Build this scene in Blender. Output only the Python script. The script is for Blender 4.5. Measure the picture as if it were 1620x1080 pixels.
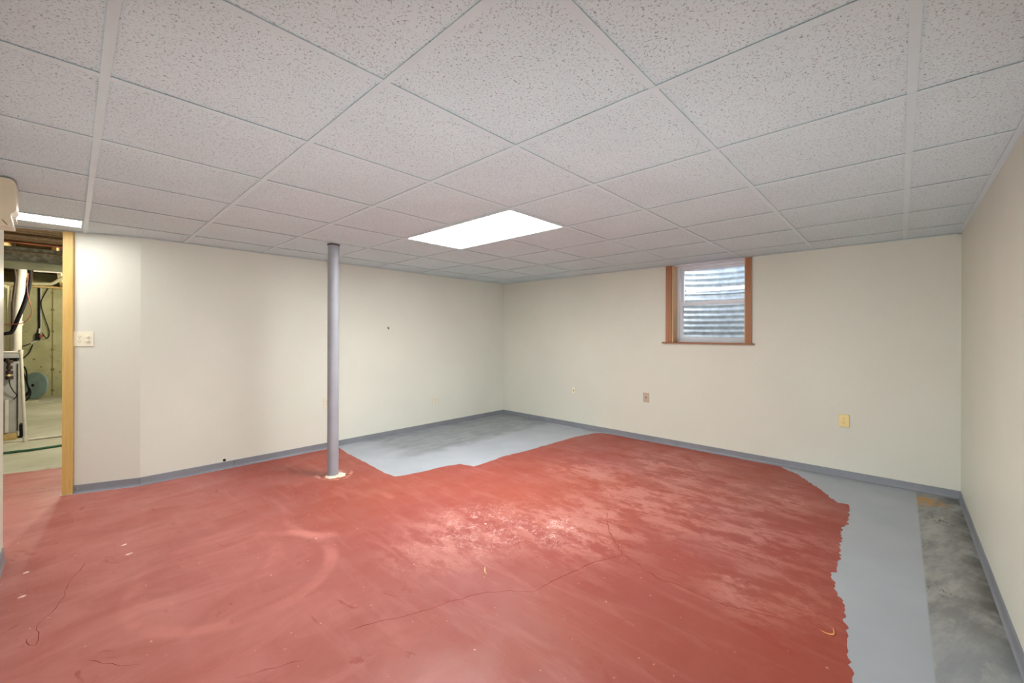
import bpy, bmesh, math, random
from mathutils import Vector, Matrix

random.seed(7)
SC = bpy.context.scene
COL = SC.collection
for o in list(bpy.data.objects):
    bpy.data.objects.remove(o)

# ------------------------------------------------------------------ camera, world, exposure
CAM_Z = 1.2756
YAW, ROLL, FPX = 0.754, 0.0035, 653.45
cd = bpy.data.cameras.new('camera')
cam = bpy.data.objects.new('camera', cd)
COL.objects.link(cam)
cd.sensor_fit = 'HORIZONTAL'
cd.sensor_width = 36.0
cd.lens = 36.0 * FPX / 1620.0
cd.shift_y = -11.8675 / 1620.0
cd.clip_start = 0.02
cy, sy_ = math.cos(YAW), math.sin(YAW)
fwd = Vector((cy, sy_, 0))
right = Vector((sy_, -cy, 0))
up = Vector((0, 0, 1))
r2 = right * math.cos(ROLL) + up * math.sin(ROLL)
u2 = -right * math.sin(ROLL) + up * math.cos(ROLL)
cam.matrix_world = Matrix(((r2.x, u2.x, -fwd.x, 0), (r2.y, u2.y, -fwd.y, 0), (r2.z, u2.z, -fwd.z, CAM_Z), (0, 0, 0, 1)))
SC.camera = cam

SC.view_settings.view_transform = 'Standard'
SC.view_settings.look = 'None'
SC.view_settings.gamma = 1.0
SC.view_settings.use_curve_mapping = False
SC.view_settings.exposure = 0.52

wd = bpy.data.worlds.new('sky')
SC.world = wd
wd.use_nodes = True
wnt = wd.node_tree
sky = wnt.nodes.new('ShaderNodeTexSky')
sky.sky_type = 'NISHITA'
sky.sun_disc = False
sky.sun_elevation = math.radians(52)
sky.dust_density = 4.0
sky.ozone_density = 0.6
sky.air_density = 0.7
sky.sun_rotation = math.radians(150)
bgn = wnt.nodes['Background']
wnt.links.new(sky.outputs[0], bgn.inputs[0])
bgn.inputs[1].default_value = 1.25

LIGHT_MAIN = 26.0      # emission of the troffer diffuser in the room
LIGHT_HALL = 12.5       # emission of the troffer by the doorway
LIGHT_UTIL = 70.0      # watts, bare bulbs in the utility room
FILL_SPOT = 140.0           # watts, added fill spot that brightens ceiling and walls

# added fill lamp without a fixture: soft spot low beside the camera, tilted up
fd = bpy.data.lights.new('fill_spot', 'SPOT')
fd.energy = FILL_SPOT
fd.spot_size = math.radians(114)
fd.color = (0.90, 0.97, 1.0)
fd.spot_blend = 1.0
fd.shadow_soft_size = 0.15
fill_spot = bpy.data.objects.new('fill_spot', fd)
COL.objects.link(fill_spot)
fill_spot.location = (0.0, 0.0, 0.11)
fill_spot.scale = (3.0, 1.0, 1.0)
fill_spot.rotation_euler = Vector((math.cos(0.76), math.sin(0.76), 0.31)).to_track_quat('-Z', 'Y').to_euler()

# ------------------------------------------------------------------ measures (metres)
CEIL = 2.0694
XB = 4.7386            # back wall (window)
YL = 4.634             # left wall
YR = -0.3488           # right wall
XN = -0.266            # near wall beside the camera
KX = 0.392             # where the left wall turns into the angled stretch
A0 = Vector((0.013, 4.775))                      # end of the angled stretch, at the door post
AU = Vector((-0.93754, 0.347877))                # along it, away from the turn
AN = Vector((-0.347877, -0.93754))               # into the room
TILE = 0.6096
GX, GY = 1.2871, 1.1925

# ------------------------------------------------------------------ material helpers
def lin(c):
    return c / 12.92 if c <= 0.04045 else ((c + 0.055) / 1.055) ** 2.4

def srgb(r, g, b):
    return (lin(r / 255), lin(g / 255), lin(b / 255), 1.0)

class NT:
    """small wrapper to write node trees briefly"""
    def __init__(self, name):
        self.m = bpy.data.materials.new(name)
        self.m.use_nodes = True
        self.t = self.m.node_tree
        self.b = self.t.nodes['Principled BSDF']
    def n(self, typ, **kw):
        nd = self.t.nodes.new(typ)
        for k, v in kw.items():
            setattr(nd, k, v)
        return nd
    def l(self, a, b):
        self.t.links.new(a, b)
    def val(self, sock, v):
        if hasattr(v, 'is_linked'):
            self.l(v, sock)
        else:
            sock.default_value = v
    def pos(self):
        return self.n('ShaderNodeNewGeometry').outputs['Position']
    def scale(self, vec, s):
        nd = self.n('ShaderNodeMapping')
        self.l(vec, nd.inputs['Vector'])
        nd.inputs['Scale'].default_value = s
        return nd.outputs[0]
    def rot(self, vec, ang, s=(1, 1, 1)):
        nd = self.n('ShaderNodeMapping')
        self.l(vec, nd.inputs['Vector'])
        nd.inputs['Rotation'].default_value = (0, 0, ang)
        nd2 = self.n('ShaderNodeMapping')
        self.l(nd.outputs[0], nd2.inputs['Vector'])
        nd2.inputs['Scale'].default_value = s
        return nd2.outputs[0]
    def noise(self, vec, scale, detail=3.0, rough=0.55, dist=0.0):
        nd = self.n('ShaderNodeTexNoise')
        self.l(vec, nd.inputs['Vector'])
        nd.inputs['Scale'].default_value = scale
        nd.inputs['Detail'].default_value = detail
        nd.inputs['Roughness'].default_value = rough
        nd.inputs['Distortion'].default_value = dist
        return nd.outputs[0]
    def ramp(self, v, a, b, lo=0.0, hi=1.0, smooth=True):
        nd = self.n('ShaderNodeMapRange')
        if smooth:
            nd.interpolation_type = 'SMOOTHSTEP'
        self.l(v, nd.inputs[0])
        nd.inputs[1].default_value = a
        nd.inputs[2].default_value = b
        nd.inputs[3].default_value = lo
        nd.inputs[4].default_value = hi
        return nd.outputs[0]
    def math(self, op, a, b=0.0, c=0.0, clamp=False):
        nd = self.n('ShaderNodeMath', operation=op)
        nd.use_clamp = clamp
        self.val(nd.inputs[0], a)
        self.val(nd.inputs[1], b)
        self.val(nd.inputs[2], c)
        return nd.outputs[0]
    def mix(self, f, a, b):
        nd = self.n('ShaderNodeMix', data_type='RGBA')
        self.val(nd.inputs[0], f)
        self.val(nd.inputs[6], a)
        self.val(nd.inputs[7], b)
        return nd.outputs[2]
    def sep(self, v):
        nd = self.n('ShaderNodeSeparateXYZ')
        self.l(v, nd.inputs[0])
        return nd.outputs
    def dist(self, v, p):
        nd = self.n('ShaderNodeVectorMath', operation='DISTANCE')
        self.l(v, nd.inputs[0])
        nd.inputs[1].default_value = p
        return nd.outputs['Value']
    def bump(self, h, strength, dist):
        nd = self.n('ShaderNodeBump')
        nd.inputs['Strength'].default_value = strength
        nd.inputs['Distance'].default_value = dist
        self.l(h, nd.inputs['Height'])
        self.l(nd.outputs[0], self.b.inputs['Normal'])
    def out(self, color=None, rough=0.5, spec=0.5, metal=0.0):
        if color is not None:
            self.val(self.b.inputs['Base Color'], color)
        self.val(self.b.inputs['Roughness'], rough)
        self.val(self.b.inputs['Specular IOR Level'], spec)
        self.val(self.b.inputs['Metallic'], metal)
        return self.m

def plain(name, col, rough=0.5, spec=0.4, metal=0.0, vary=0.06, scale=9.0):
    t = NT(name)
    f = t.noise(t.pos(), scale, 4)
    d = tuple(max(0, c * (1 - 2.2 * vary)) for c in col[:3]) + (1,)
    e = tuple(min(1, c * (1 + 2.2 * vary)) for c in col[:3]) + (1,)
    return t.out(t.mix(t.ramp(f, 0.3, 0.7), d, e), rough, spec, metal)

# ---- wall paint
def wall_mat(name, a, b, rough, weave):
    t = NT(name)
    p = t.pos()
    c = t.mix(t.ramp(t.noise(p, 1.1, 3), 0.3, 0.75), a, b)
    w1 = t.noise(t.scale(p, (14, 14, 260)), 1.0, 2)
    w2 = t.noise(t.scale(p, (240, 240, 16)), 1.0, 2)
    w = t.math('ADD', w1, w2)
    c = t.mix(t.ramp(w, 0.7, 1.3, 0.0, 0.10), c, tuple(x * 0.8 for x in a[:3]) + (1,))
    if weave:
        t.bump(w, 0.12 * weave, 0.002)
    return t.out(c, rough, 0.35)

M = {}
M['wall_left'] = wall_mat('cream_wall_paint', srgb(217, 218, 206), srgb(223, 224, 212), 0.62, 1.0)
M['wall_angled'] = wall_mat('light_cream_wall_paint', srgb(214, 214, 202), srgb(218, 218, 207), 0.45, 0.2)
M['wall_back'] = wall_mat('cream_back_wall_paint', srgb(214, 214, 201), srgb(220, 220, 207), 0.6, 0.7)
M['wall_right'] = wall_mat('cream_satin_wall_paint', srgb(217, 218, 203), srgb(222, 223, 209), 0.38, 0.3)

# ---- acoustic tile
def tile_mat():
    t = NT('fissured_acoustic_tile')
    p = t.pos()
    warp = t.n('ShaderNodeVectorMath', operation='MULTIPLY_ADD')
    nz = t.n('ShaderNodeTexNoise')
    t.l(p, nz.inputs['Vector'])
    nz.inputs['Scale'].default_value = 70
    t.l(nz.outputs['Color'], warp.inputs[0])
    warp.inputs[1].default_value = (0.018, 0.018, 0)
    t.l(p, warp.inputs[2])
    q = warp.outputs[0]
    vo = t.n('ShaderNodeTexVoronoi', feature='DISTANCE_TO_EDGE')
    t.l(q, vo.inputs['Vector'])
    vo.inputs['Scale'].default_value = 85
    edge = t.ramp(vo.outputs['Distance'], 0.05, 0.11, 1.0, 0.0)
    gate = t.ramp(t.noise(p, 120, 2, 0.6), 0.55, 0.61)
    worm = t.math('MULTIPLY', edge, gate)
    dots = t.ramp(t.noise(p, 210, 1, 0.5), 0.655, 0.71)
    mk = t.math('MAXIMUM', worm, t.math('MULTIPLY', dots, 0.75))
    base = t.mix(t.ramp(t.noise(p, 2.0, 3), 0.3, 0.7), srgb(206, 221, 225), srgb(211, 226, 230))
    fine = t.noise(p, 500, 2)
    base = t.mix(t.ramp(fine, 0.3, 0.7, 0.0, 0.08), base, srgb(170, 168, 166))
    c = t.mix(t.math('MULTIPLY', mk, 0.62), base, srgb(104, 100, 95))
    t.bump(t.math('MULTIPLY', mk, -1.0), 0.35, 0.002)
    return t.out(c, 0.9, 0.15)
M['tile'] = tile_mat()
M['tee'] = plain('white_enamel_tee', srgb(203, 217, 221), 0.4, 0.4, 0.0, 0.01)
M['diffuser'] = None

def emit_mat(name, col, s):
    t = NT(name)
    t.b.inputs['Emission Color'].default_value = col
    t.b.inputs['Emission Strength'].default_value = s
    return t.out((0.8, 0.8, 0.8, 1), 0.4, 0.3)
M['diffuser'] = emit_mat('lit_acrylic_diffuser', (1.0, 0.985, 0.965, 1), LIGHT_MAIN)
M['diffuser_hall'] = emit_mat('lit_acrylic_diffuser_by_door', (1.0, 0.985, 0.965, 1), LIGHT_HALL)

# ---- floor paints
def red_mat():
    t = NT('worn_red_floor_paint')
    p = t.pos()
    x, y, z = t.sep(p)
    base = t.mix(t.ramp(t.noise(p, 0.75, 3, 0.55), 0.36, 0.64), srgb(154, 75, 67), srgb(158, 78, 62))
    base = t.mix(t.ramp(t.noise(p, 5.0, 6, 0.68), 0.46, 0.72, 0, 0.5), base, srgb(150, 64, 50))
    def blob(cx, cy, r0, r1):
        return t.ramp(t.dist(p, (cx, cy, 0)), r0, r1, 1.0, 0.0)
    def area_of(spots):
        r = None
        for c in spots:
            q = blob(*c)
            r = q if r is None else t.math('MAXIMUM', r, q)
        return r
    # mopped streaks: along y over most of the room, along x over painted-in brightness by the doorway
    st = t.noise(t.scale(p, (7.5, 1.3, 1)), 1.5, 7, 0.66, 0.5)
    base = t.mix(t.ramp(st, 0.47, 0.72, 0, 0.40), base, srgb(186, 116, 108))
    door_brightening = t.ramp(x, 0.5, 1.3, 1.0, 0.0)  # left floor paler: doorway light and sheen put into the colour
    sx = t.noise(t.rot(p, math.radians(-4), (1.5, 3.6, 1)), 1.3, 8, 0.62, 0.8)
    base = t.mix(t.math('MULTIPLY', door_brightening, t.ramp(sx, 0.30, 0.72, 0.35, 0.9)), base, srgb(192, 122, 114))
    # dull bloom in the foreground
    fg = t.math('MULTIPLY', area_of(((1.25, 1.55, 0.1, 0.8), (1.0, 2.4, 0.1, 0.7))), t.ramp(t.noise(p, 2.4, 6, 0.6), 0.36, 0.66))
    base = t.mix(t.math('MULTIPLY', fg, 0.5), base, srgb(164, 98, 92))
    # chalky, rubbed area across the right half of the room, dragged along y
    area = area_of(((2.35, 1.6, 0.2, 0.75), (3.3, 1.25, 0.35, 1.1), (3.0, 0.62, 0.25, 0.6), (3.7, 0.75, 0.2, 0.6), (2.4, 0.42, 0.1, 0.4), (4.0, 1.65, 0.15, 0.8), (1.6, 2.05, 0.1, 0.6), (2.3, 0.5, 0.1, 0.36), (3.3, 2.1, 0.1, 0.6)))
    ch = t.noise(t.scale(p, (5.4, 2.3, 1)), 1.2, 14, 0.78, 0.25)
    m = t.math('MULTIPLY', t.ramp(ch, 0.455, 0.565), area)
    base = t.mix(t.math('MULTIPLY', m, 0.62), base, srgb(196, 132, 120))
    ch2 = t.noise(t.scale(p, (8, 3.4, 1)), 1.6, 15, 0.84, 0.5)
    m2 = t.math('MULTIPLY', t.ramp(ch2, 0.54, 0.66), t.math('MULTIPLY', area, t.ramp(t.noise(p, 2.2, 3), 0.42, 0.6)))
    base = t.mix(t.math('MULTIPLY', m2, 0.75), base, srgb(218, 170, 156))
    # a few spots where the deep red survives
    keep = t.ramp(t.noise(t.scale(p, (4.5, 2.6, 1)), 1.4, 8, 0.7, 0.8), 0.60, 0.68)
    base = t.mix(t.math('MULTIPLY', keep, 0.75), base, srgb(152, 66, 50))
    rim = t.math('MULTIPLY', t.ramp(y, 0.62, 0.36), t.ramp(x, 1.2, 2.2))
    base = t.mix(t.math('MULTIPLY', rim, 0.35), base, srgb(156, 62, 46))
    # dark drag lines
    dl = t.noise(t.scale(p, (34, 1.6, 1)), 1.2, 3, 0.6)
    base = t.mix(t.math('MULTIPLY', t.ramp(dl, 0.66, 0.72), t.ramp(t.noise(p, 1.9, 2), 0.5, 0.6, 0, 0.5)), base, srgb(140, 58, 48))
    # efflorescence crackle in two spots
    vo = t.n('ShaderNodeTexVoronoi', feature='DISTANCE_TO_EDGE')
    wv = t.n('ShaderNodeVectorMath', operation='MULTIPLY_ADD')
    nz = t.n('ShaderNodeTexNoise')
    t.l(p, nz.inputs['Vector'])
    nz.inputs['Scale'].default_value = 9
    nz.inputs['Detail'].default_value = 4
    t.l(nz.outputs['Color'], wv.inputs[0])
    wv.inputs[1].default_value = (0.20, 0.20, 0)
    t.l(p, wv.inputs[2])
    t.l(wv.outputs[0], vo.inputs['Vector'])
    vo.inputs['Scale'].default_value = 30
    ed = t.ramp(vo.outputs['Distance'], 0.02, 0.13, 1.0, 0.0)
    spot = t.math('MAXIMUM', blob(2.16, 1.63, 0.06, 0.30), t.math('MULTIPLY', blob(1.90, 2.0, 0.08, 0.55), 0.75))
    e = t.math('MULTIPLY', t.math('MULTIPLY', ed, spot), t.ramp(t.noise(p, 11, 9, 0.75), 0.44, 0.60))
    base = t.mix(t.math('MULTIPLY', e, 0.75), base, srgb(232, 196, 190))
    # swirls left by a mop
    for (cx, cy, r) in ((0.52, 2.72, 0.31), (0.62, 2.55, 0.44), (1.35, 2.9, 0.36)):
        d = t.dist(p, (cx, cy, 0))
        ring = t.math('SUBTRACT', d, r)
        rr = t.ramp(t.math('ABSOLUTE', ring), 0.012, 0.055, 1.0, 0.0)
        g = t.ramp(t.noise(p, 2.6, 3), 0.42, 0.62)
        base = t.mix(t.math('MULTIPLY', t.math('MULTIPLY', rr, g), 0.42), base, srgb(212, 136, 126))
    # scraped ring round the post
    d = t.dist(p, (1.625, 3.70, 0))
    wob = t.math('ADD', d, t.ramp(t.noise(p, 7, 3), 0.2, 0.8, -0.05, 0.05, False))
    rr = t.ramp(t.math('ABSOLUTE', t.math('SUBTRACT', wob, 0.135)), 0.004, 0.022, 1.0, 0.0)
    g = t.ramp(t.noise(p, 14, 4), 0.4, 0.6)
    base = t.mix(t.math('MULTIPLY', t.math('MULTIPLY', rr, g), 0.75), base, srgb(222, 168, 148))
    # paint chips, tiny
    ck = t.ramp(t.noise(p, 38, 2, 0.5), 0.735, 0.76)
    base = t.mix(t.math('MULTIPLY', ck, 0.7), base, srgb(228, 180, 165))
    t.bump(t.noise(p, 26, 6), 0.06, 0.003)
    return t.out(base, t.ramp(t.noise(p, 3, 4), 0.3, 0.7, 0.42, 0.62), 0.4)
M['red'] = red_mat()

def grey_mat():
    t = NT('grey_floor_paint')
    p = t.pos()
    x, y, z = t.sep(p)
    wob = t.ramp(t.noise(p, 6, 4), 0.2, 0.8, -0.05, 0.05, False)
    fresh = t.mix(t.ramp(t.noise(p, 2.0, 3), 0.3, 0.7), srgb(166, 173, 181), srgb(172, 179, 187))
    old = t.mix(t.ramp(t.noise(t.scale(p, (2, 5, 1)), 2.2, 6, 0.65), 0.35, 0.7), srgb(128, 134, 138), srgb(152, 158, 164))
    # older coat left uncovered in the far corner
    a = t.math('MULTIPLY', t.ramp(t.math('ADD', y, wob), 3.58, 3.74), t.ramp(t.math('ADD', x, wob), 2.22, 2.6))
    c = t.mix(t.math('MULTIPLY', a, 0.9), fresh, old)
    # the unpainted-over strip along the right wall: stained, rubbed through to concrete
    worn = t.mix(t.ramp(t.noise(t.rot(p, 0.3, (1.2, 4, 1)), 2.6, 8, 0.7), 0.36, 0.68), srgb(126, 128, 128), srgb(170, 170, 166))
    worn = t.mix(t.ramp(t.noise(t.scale(p, (1.5, 3, 1)), 3.1, 6, 0.7), 0.56, 0.7, 0, 0.8), worn, srgb(192, 186, 172))
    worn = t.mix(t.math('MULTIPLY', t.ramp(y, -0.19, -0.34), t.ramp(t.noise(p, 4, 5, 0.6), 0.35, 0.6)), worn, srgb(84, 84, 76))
    worn = t.mix(t.math('MULTIPLY', t.ramp(t.dist(p, (4.5, -0.14, 0)), 0.05, 0.17, 1, 0), t.ramp(t.noise(p, 16, 4), 0.36, 0.56)), worn, srgb(190, 140, 62))
    worn = t.mix(t.math('MULTIPLY', t.ramp(t.dist(p, (2.98, -0.16, 0)), 0.02, 0.10, 1, 0), t.ramp(t.noise(t.scale(p, (9, 22, 1)), 1.5, 4), 0.48, 0.6)), worn, srgb(88, 76, 60))
    worn = t.mix(t.math('MULTIPLY', t.ramp(t.dist(p, (4.1, -0.22, 0)), 0.02, 0.12, 1, 0), t.ramp(t.noise(t.scale(p, (9, 22, 1)), 1.5, 4), 0.48, 0.6)), worn, srgb(96, 74, 50))
    fade = t.ramp(x, 2.3, 2.9, 0.45, 1.0)
    worn = t.mix(fade, srgb(152, 160, 168), worn)
    s = t.ramp(y, -0.094, -0.104)
    c = t.mix(s, c, worn)
    # grime where floor meets base
    c = t.mix(t.math('MULTIPLY', t.ramp(x, 4.60, 4.72), t.ramp(t.noise(p, 5, 4), 0.42, 0.65, 0, 0.5)), c, srgb(128, 128, 124))
    t.bump(t.noise(p, 30, 5), 0.05, 0.003)
    return t.out(c, t.ramp(t.noise(p, 3, 4), 0.3, 0.7, 0.32, 0.5), 0.45)
M['grey'] = grey_mat()

def concrete_mat(name, a, b, dark, scale=1.0):
    t = NT(name)
    p = t.pos()
    c = t.mix(t.ramp(t.noise(p, 1.6 * scale, 6, 0.6), 0.3, 0.7), a, b)
    c = t.mix(t.ramp(t.noise(p, 9 * scale, 5, 0.7), 0.57, 0.72, 0, 0.55), c, dark)
    t.bump(t.noise(p, 22, 6), 0.15, 0.006)
    return t.out(c, 0.85, 0.2)
M['slab'] = concrete_mat('bare_concrete_floor', srgb(166, 164, 144), srgb(184, 182, 164), srgb(140, 136, 108))
M['foundation'] = concrete_mat('olive_stained_concrete', srgb(150, 148, 110), srgb(172, 168, 132), srgb(112, 106, 72), 1.2)
M['base'] = plain('grey_cove_base', srgb(130, 133, 140), 0.42, 0.45, 0, 0.03, 5)
M['post'] = plain('grey_post_paint', srgb(150, 153, 160), 0.45, 0.45, 0, 0.02, 6)
M['plaster'] = plain('chipped_patching_plaster', srgb(222, 212, 194), 0.85, 0.2, 0, 0.06, 30)

def wood_mat(name, a, b, dark, vert=True, rough=0.4):
    t = NT(name)
    p = t.pos()
    s = (38, 38, 2.2) if vert else (38, 2.2, 38)
    g = t.noise(t.scale(p, s), 1.0, 6, 0.6, 0.7)
    c = t.mix(t.ramp(g, 0.3, 0.7), a, b)
    g2 = t.noise(t.scale(p, tuple(v * 2.4 for v in s)), 1.0, 3)
    c = t.mix(t.ramp(g2, 0.55, 0.75, 0, 0.45), c, dark)
    return t.out(c, rough, 0.4)
M['honey'] = wood_mat('honey_pine', srgb(202, 165, 94), srgb(211, 178, 112), srgb(176, 132, 64))
M['oak'] = wood_mat('stained_oak_casing', srgb(158, 106, 72), srgb(172, 120, 84), srgb(130, 80, 52))
M['oak_h'] = wood_mat('stained_oak_stool', srgb(146, 98, 68), srgb(160, 110, 78), srgb(118, 74, 48), False)
M['jamb'] = wood_mat('pale_oak_jamb', srgb(206, 172, 130), srgb(216, 184, 144), srgb(184, 146, 104))
M['lumber'] = wood_mat('raw_lumber', srgb(176, 148, 96), srgb(198, 172, 116), srgb(140, 108, 62), False, 0.8)
M['dark_lumber'] = wood_mat('aged_lumber', srgb(150, 126, 96), srgb(172, 148, 116), srgb(96, 74, 50), False, 0.85)
M['subfloor'] = plain('aged_subfloor', srgb(96, 78, 58), 0.9, 0.2, 0, 0.12, 4)
M['vinyl'] = plain('white_window_vinyl', srgb(226, 230, 236), 0.35, 0.45, 0, 0.01)
M['ivory'] = plain('ivory_plastic', srgb(232, 226, 204), 0.35, 0.45, 0, 0.01)
M['pale_plastic'] = plain('pale_cream_plastic', srgb(226, 220, 200), 0.4, 0.4, 0, 0.01)
M['yellow_plastic'] = plain('yellowed_plastic', srgb(232, 210, 142), 0.38, 0.45, 0, 0.02)
M['tan_plastic'] = plain('tan_grey_plastic', srgb(186, 168, 148), 0.4, 0.4, 0, 0.02)
M['slot'] = plain('dark_slot', srgb(70, 60, 44), 0.7, 0.2, 0, 0.02)
M['slot_soft'] = plain('brown_slot', srgb(142, 122, 78), 0.7, 0.2, 0, 0.02)
M['metal_screw'] = plain('plated_screw', srgb(190, 188, 182), 0.35, 0.5, 0.8, 0.02)
M['unit'] = plain('shaded_cream_plastic', srgb(214, 200, 172), 0.45, 0.4, 0, 0.02)  # end face: darker copy of the cream, its shade put into the colour
M['unit_lit'] = plain('lit_cream_plastic', srgb(232, 224, 204), 0.4, 0.4, 0, 0.01)  # front face: lighter copy, ceiling light put into the colour
M['black'] = plain('black_rubber', srgb(24, 21, 23), 0.7, 0.15, 0, 0.1)
M['dark_brown'] = plain('dark_brown_sleeve', srgb(60, 46, 40), 0.6, 0.3, 0, 0.1)
M['pvc'] = plain('white_pvc', srgb(208, 201, 190), 0.4, 0.4, 0, 0.03)
M['pvc_yellow'] = plain('yellowed_pvc', srgb(198, 192, 158), 0.45, 0.4, 0, 0.03)
M['furnace'] = plain('grey_enamel_cabinet', srgb(158, 156, 154), 0.45, 0.45, 0, 0.04, 2.5)
M['copper'] = plain('copper_pipe', srgb(176, 112, 78), 0.4, 0.5, 0.7, 0.08)
M['red_wire'] = plain('red_brown_wire', srgb(132, 62, 44), 0.5, 0.4, 0, 0.05)
M['green_hose'] = plain('green_garden_hose', srgb(48, 92, 68), 0.5, 0.4, 0, 0.08)
M['lid'] = plain('blue_grey_lid', srgb(134, 156, 156), 0.6, 0.35, 0, 0.06, 5)
M['red_paint_dot'] = plain('red_knob', srgb(172, 70, 48), 0.5, 0.4)
M['grey_conduit'] = plain('pale_conduit', srgb(188, 188, 176), 0.5, 0.4)
M['straw'] = plain('splintered_wood', srgb(232, 200, 150), 0.8, 0.2, 0, 0.05, 60)
M['orange_splinter'] = plain('orange_splinter_wood', srgb(226, 158, 96), 0.8, 0.2, 0, 0.05, 60)
M['chip'] = plain('pale_paint_chip', srgb(240, 214, 196), 0.8, 0.2)
M['crack'] = plain('crack_shadow', srgb(128, 50, 42), 0.9, 0.1)
M['seam'] = plain('concrete_seam_stain', srgb(122, 114, 76), 0.9, 0.2)
M['grime'] = plain('dark_hole', srgb(46, 34, 22), 0.95, 0.1)

def duct_mat():
    t = NT('crinkled_duct_wrap')
    p = t.pos()
    n = t.noise(p, 26, 6, 0.7)
    c = t.mix(t.ramp(n, 0.35, 0.65), srgb(122, 120, 98), srgb(176, 172, 152))
    t.bump(n, 0.7, 0.02)
    return t.out(c, 0.55, 0.5, 0.15)
M['duct_wrap'] = duct_mat()
M['duct'] = plain('galvanised_duct', srgb(136, 138, 116), 0.5, 0.5, 0.3, 0.05, 3)

def galv_mat():
    t = NT('galvanised_corrugated_steel')
    p = t.pos()
    c = t.mix(t.ramp(t.noise(p, 14, 5, 0.6), 0.3, 0.7), srgb(176, 188, 194), srgb(212, 222, 226))
    return t.out(c, 0.5, 0.5, 0.25)
M['galv'] = galv_mat()
M['gravel'] = concrete_mat('pea_gravel', srgb(120, 120, 118), srgb(170, 168, 164), srgb(70, 70, 66), 20)

def glass_mat():
    t = NT('window_glass')
    t.b.inputs['Transmission Weight'].default_value = 1.0
    t.b.inputs['IOR'].default_value = 1.45
    f = t.noise(t.pos(), 3, 2)
    return t.out(t.mix(f, (0.96, 0.98, 0.985, 1), (0.98, 0.99, 0.99, 1)), 0.0, 0.5)
M['glass'] = glass_mat()

# ------------------------------------------------------------------ geometry helpers
def link(name, me, mat=None, parent=None):
    o = bpy.data.objects.new(name, me)
    COL.objects.link(o)
    if mat is not None and me is not None and not me.materials:
        me.materials.append(mat)
    if parent is not None:
        o.parent = parent
    return o

def done(name, bm, mat, parent=None, smooth=False, smooth_angle=None):
    bmesh.ops.recalc_face_normals(bm, faces=bm.faces)
    me = bpy.data.meshes.new(name)
    bm.to_mesh(me)
    bm.free()
    if smooth:
        for f in me.polygons:
            f.use_smooth = True
        if smooth_angle:
            me.set_sharp_from_angle(angle=math.radians(smooth_angle))
    return link(name, me, mat, parent)

def box(bm, x0, x1, y0, y1, z0, z1, bevel=0.0):
    vs = [bm.verts.new((x, y, z)) for x in (x0, x1) for y in (y0, y1) for z in (z0, z1)]
    fs = [(0, 1, 3, 2), (4, 6, 7, 5), (0, 4, 5, 1), (2, 3, 7, 6), (0, 2, 6, 4), (1, 5, 7, 3)]
    faces = [bm.faces.new([vs[i] for i in f]) for f in fs]
    if bevel:
        ed = list({e for f in faces for e in f.edges})
        bmesh.ops.bevel(bm, geom=ed, offset=bevel, segments=2, affect='EDGES', profile=0.6)

def obox(bm, o, ax, ay, az, a, b, c, bevel=0.0):
    """box along unit axes: a, b, c are (min, max) pairs along ax, ay, az from o"""
    n0 = len(bm.verts)
    vs = [bm.verts.new(o + ax * i + ay * j + az * k) for i in a for j in b for k in c]
    fs = [(0, 1, 3, 2), (4, 6, 7, 5), (0, 4, 5, 1), (2, 3, 7, 6), (0, 2, 6, 4), (1, 5, 7, 3)]
    faces = [bm.faces.new([vs[i] for i in f]) for f in fs]
    if bevel:
        ed = list({e for f in faces for e in f.edges})
        bmesh.ops.bevel(bm, geom=ed, offset=bevel, segments=2, affect='EDGES', profile=0.6)

def prism(bm, pts, z0, z1):
    a = [bm.verts.new((p[0], p[1], z0)) for p in pts]
    b = [bm.verts.new((p[0], p[1], z1)) for p in pts]
    n = len(pts)
    bm.faces.new(a[::-1])
    bm.faces.new(b)
    for i in range(n):
        j = (i + 1) % n
        bm.faces.new([a[i], a[j], b[j], b[i]])

def sweep_profile(bm, prof, p0, p1, side):
    """extrude profile (offset along side, z) from p0 to p1 (2-D points)"""
    rings = []
    for p in (p0, p1):
        rings.append([bm.verts.new((p[0] + side[0] * a, p[1] + side[1] * a, z)) for a, z in prof])
    n = len(prof)
    for i in range(n):
        j = (i + 1) % n
        bm.faces.new([rings[0][i], rings[0][j], rings[1][j], rings[1][i]])
    bm.faces.new(rings[0][::-1])
    bm.faces.new(rings[1])

def smooth_path(pts, k=5):
    P = [Vector(p) for p in pts]
    if len(P) < 3:
        return P
    out = []
    for i in range(len(P) - 1):
        a = P[max(i - 1, 0)]
        b, c = P[i], P[i + 1]
        d = P[min(i + 2, len(P) - 1)]
        for s in range(k):
            t = s / k
            out.append(0.5 * (2 * b + (c - a) * t + (2 * a - 5 * b + 4 * c - d) * t * t + (3 * b - a - 3 * c + d) * t ** 3))
    out.append(P[-1])
    return out

def tube(bm, pts, r, seg=10, cap=True):
    P = [Vector(p) for p in pts]
    rr = r if isinstance(r, (list, tuple)) else [r] * len(P)
    ref = None
    rings = []
    for i, p in enumerate(P):
        t = (P[min(i + 1, len(P) - 1)] - P[max(i - 1, 0)]).normalized()
        if ref is None:
            ref = t.orthogonal().normalized()
        ref = (ref - t * ref.dot(t)).normalized()
        b = t.cross(ref)
        rings.append([bm.verts.new(p + (ref * math.cos(2 * math.pi * k / seg) + b * math.sin(2 * math.pi * k / seg)) * rr[i]) for k in range(seg)])
    for i in range(len(P) - 1):
        for k in range(seg):
            j = (k + 1) % seg
            bm.faces.new([rings[i][k], rings[i][j], rings[i + 1][j], rings[i + 1][k]])
    if cap:
        bm.faces.new(rings[0][::-1])
        bm.faces.new(rings[-1])

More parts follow.
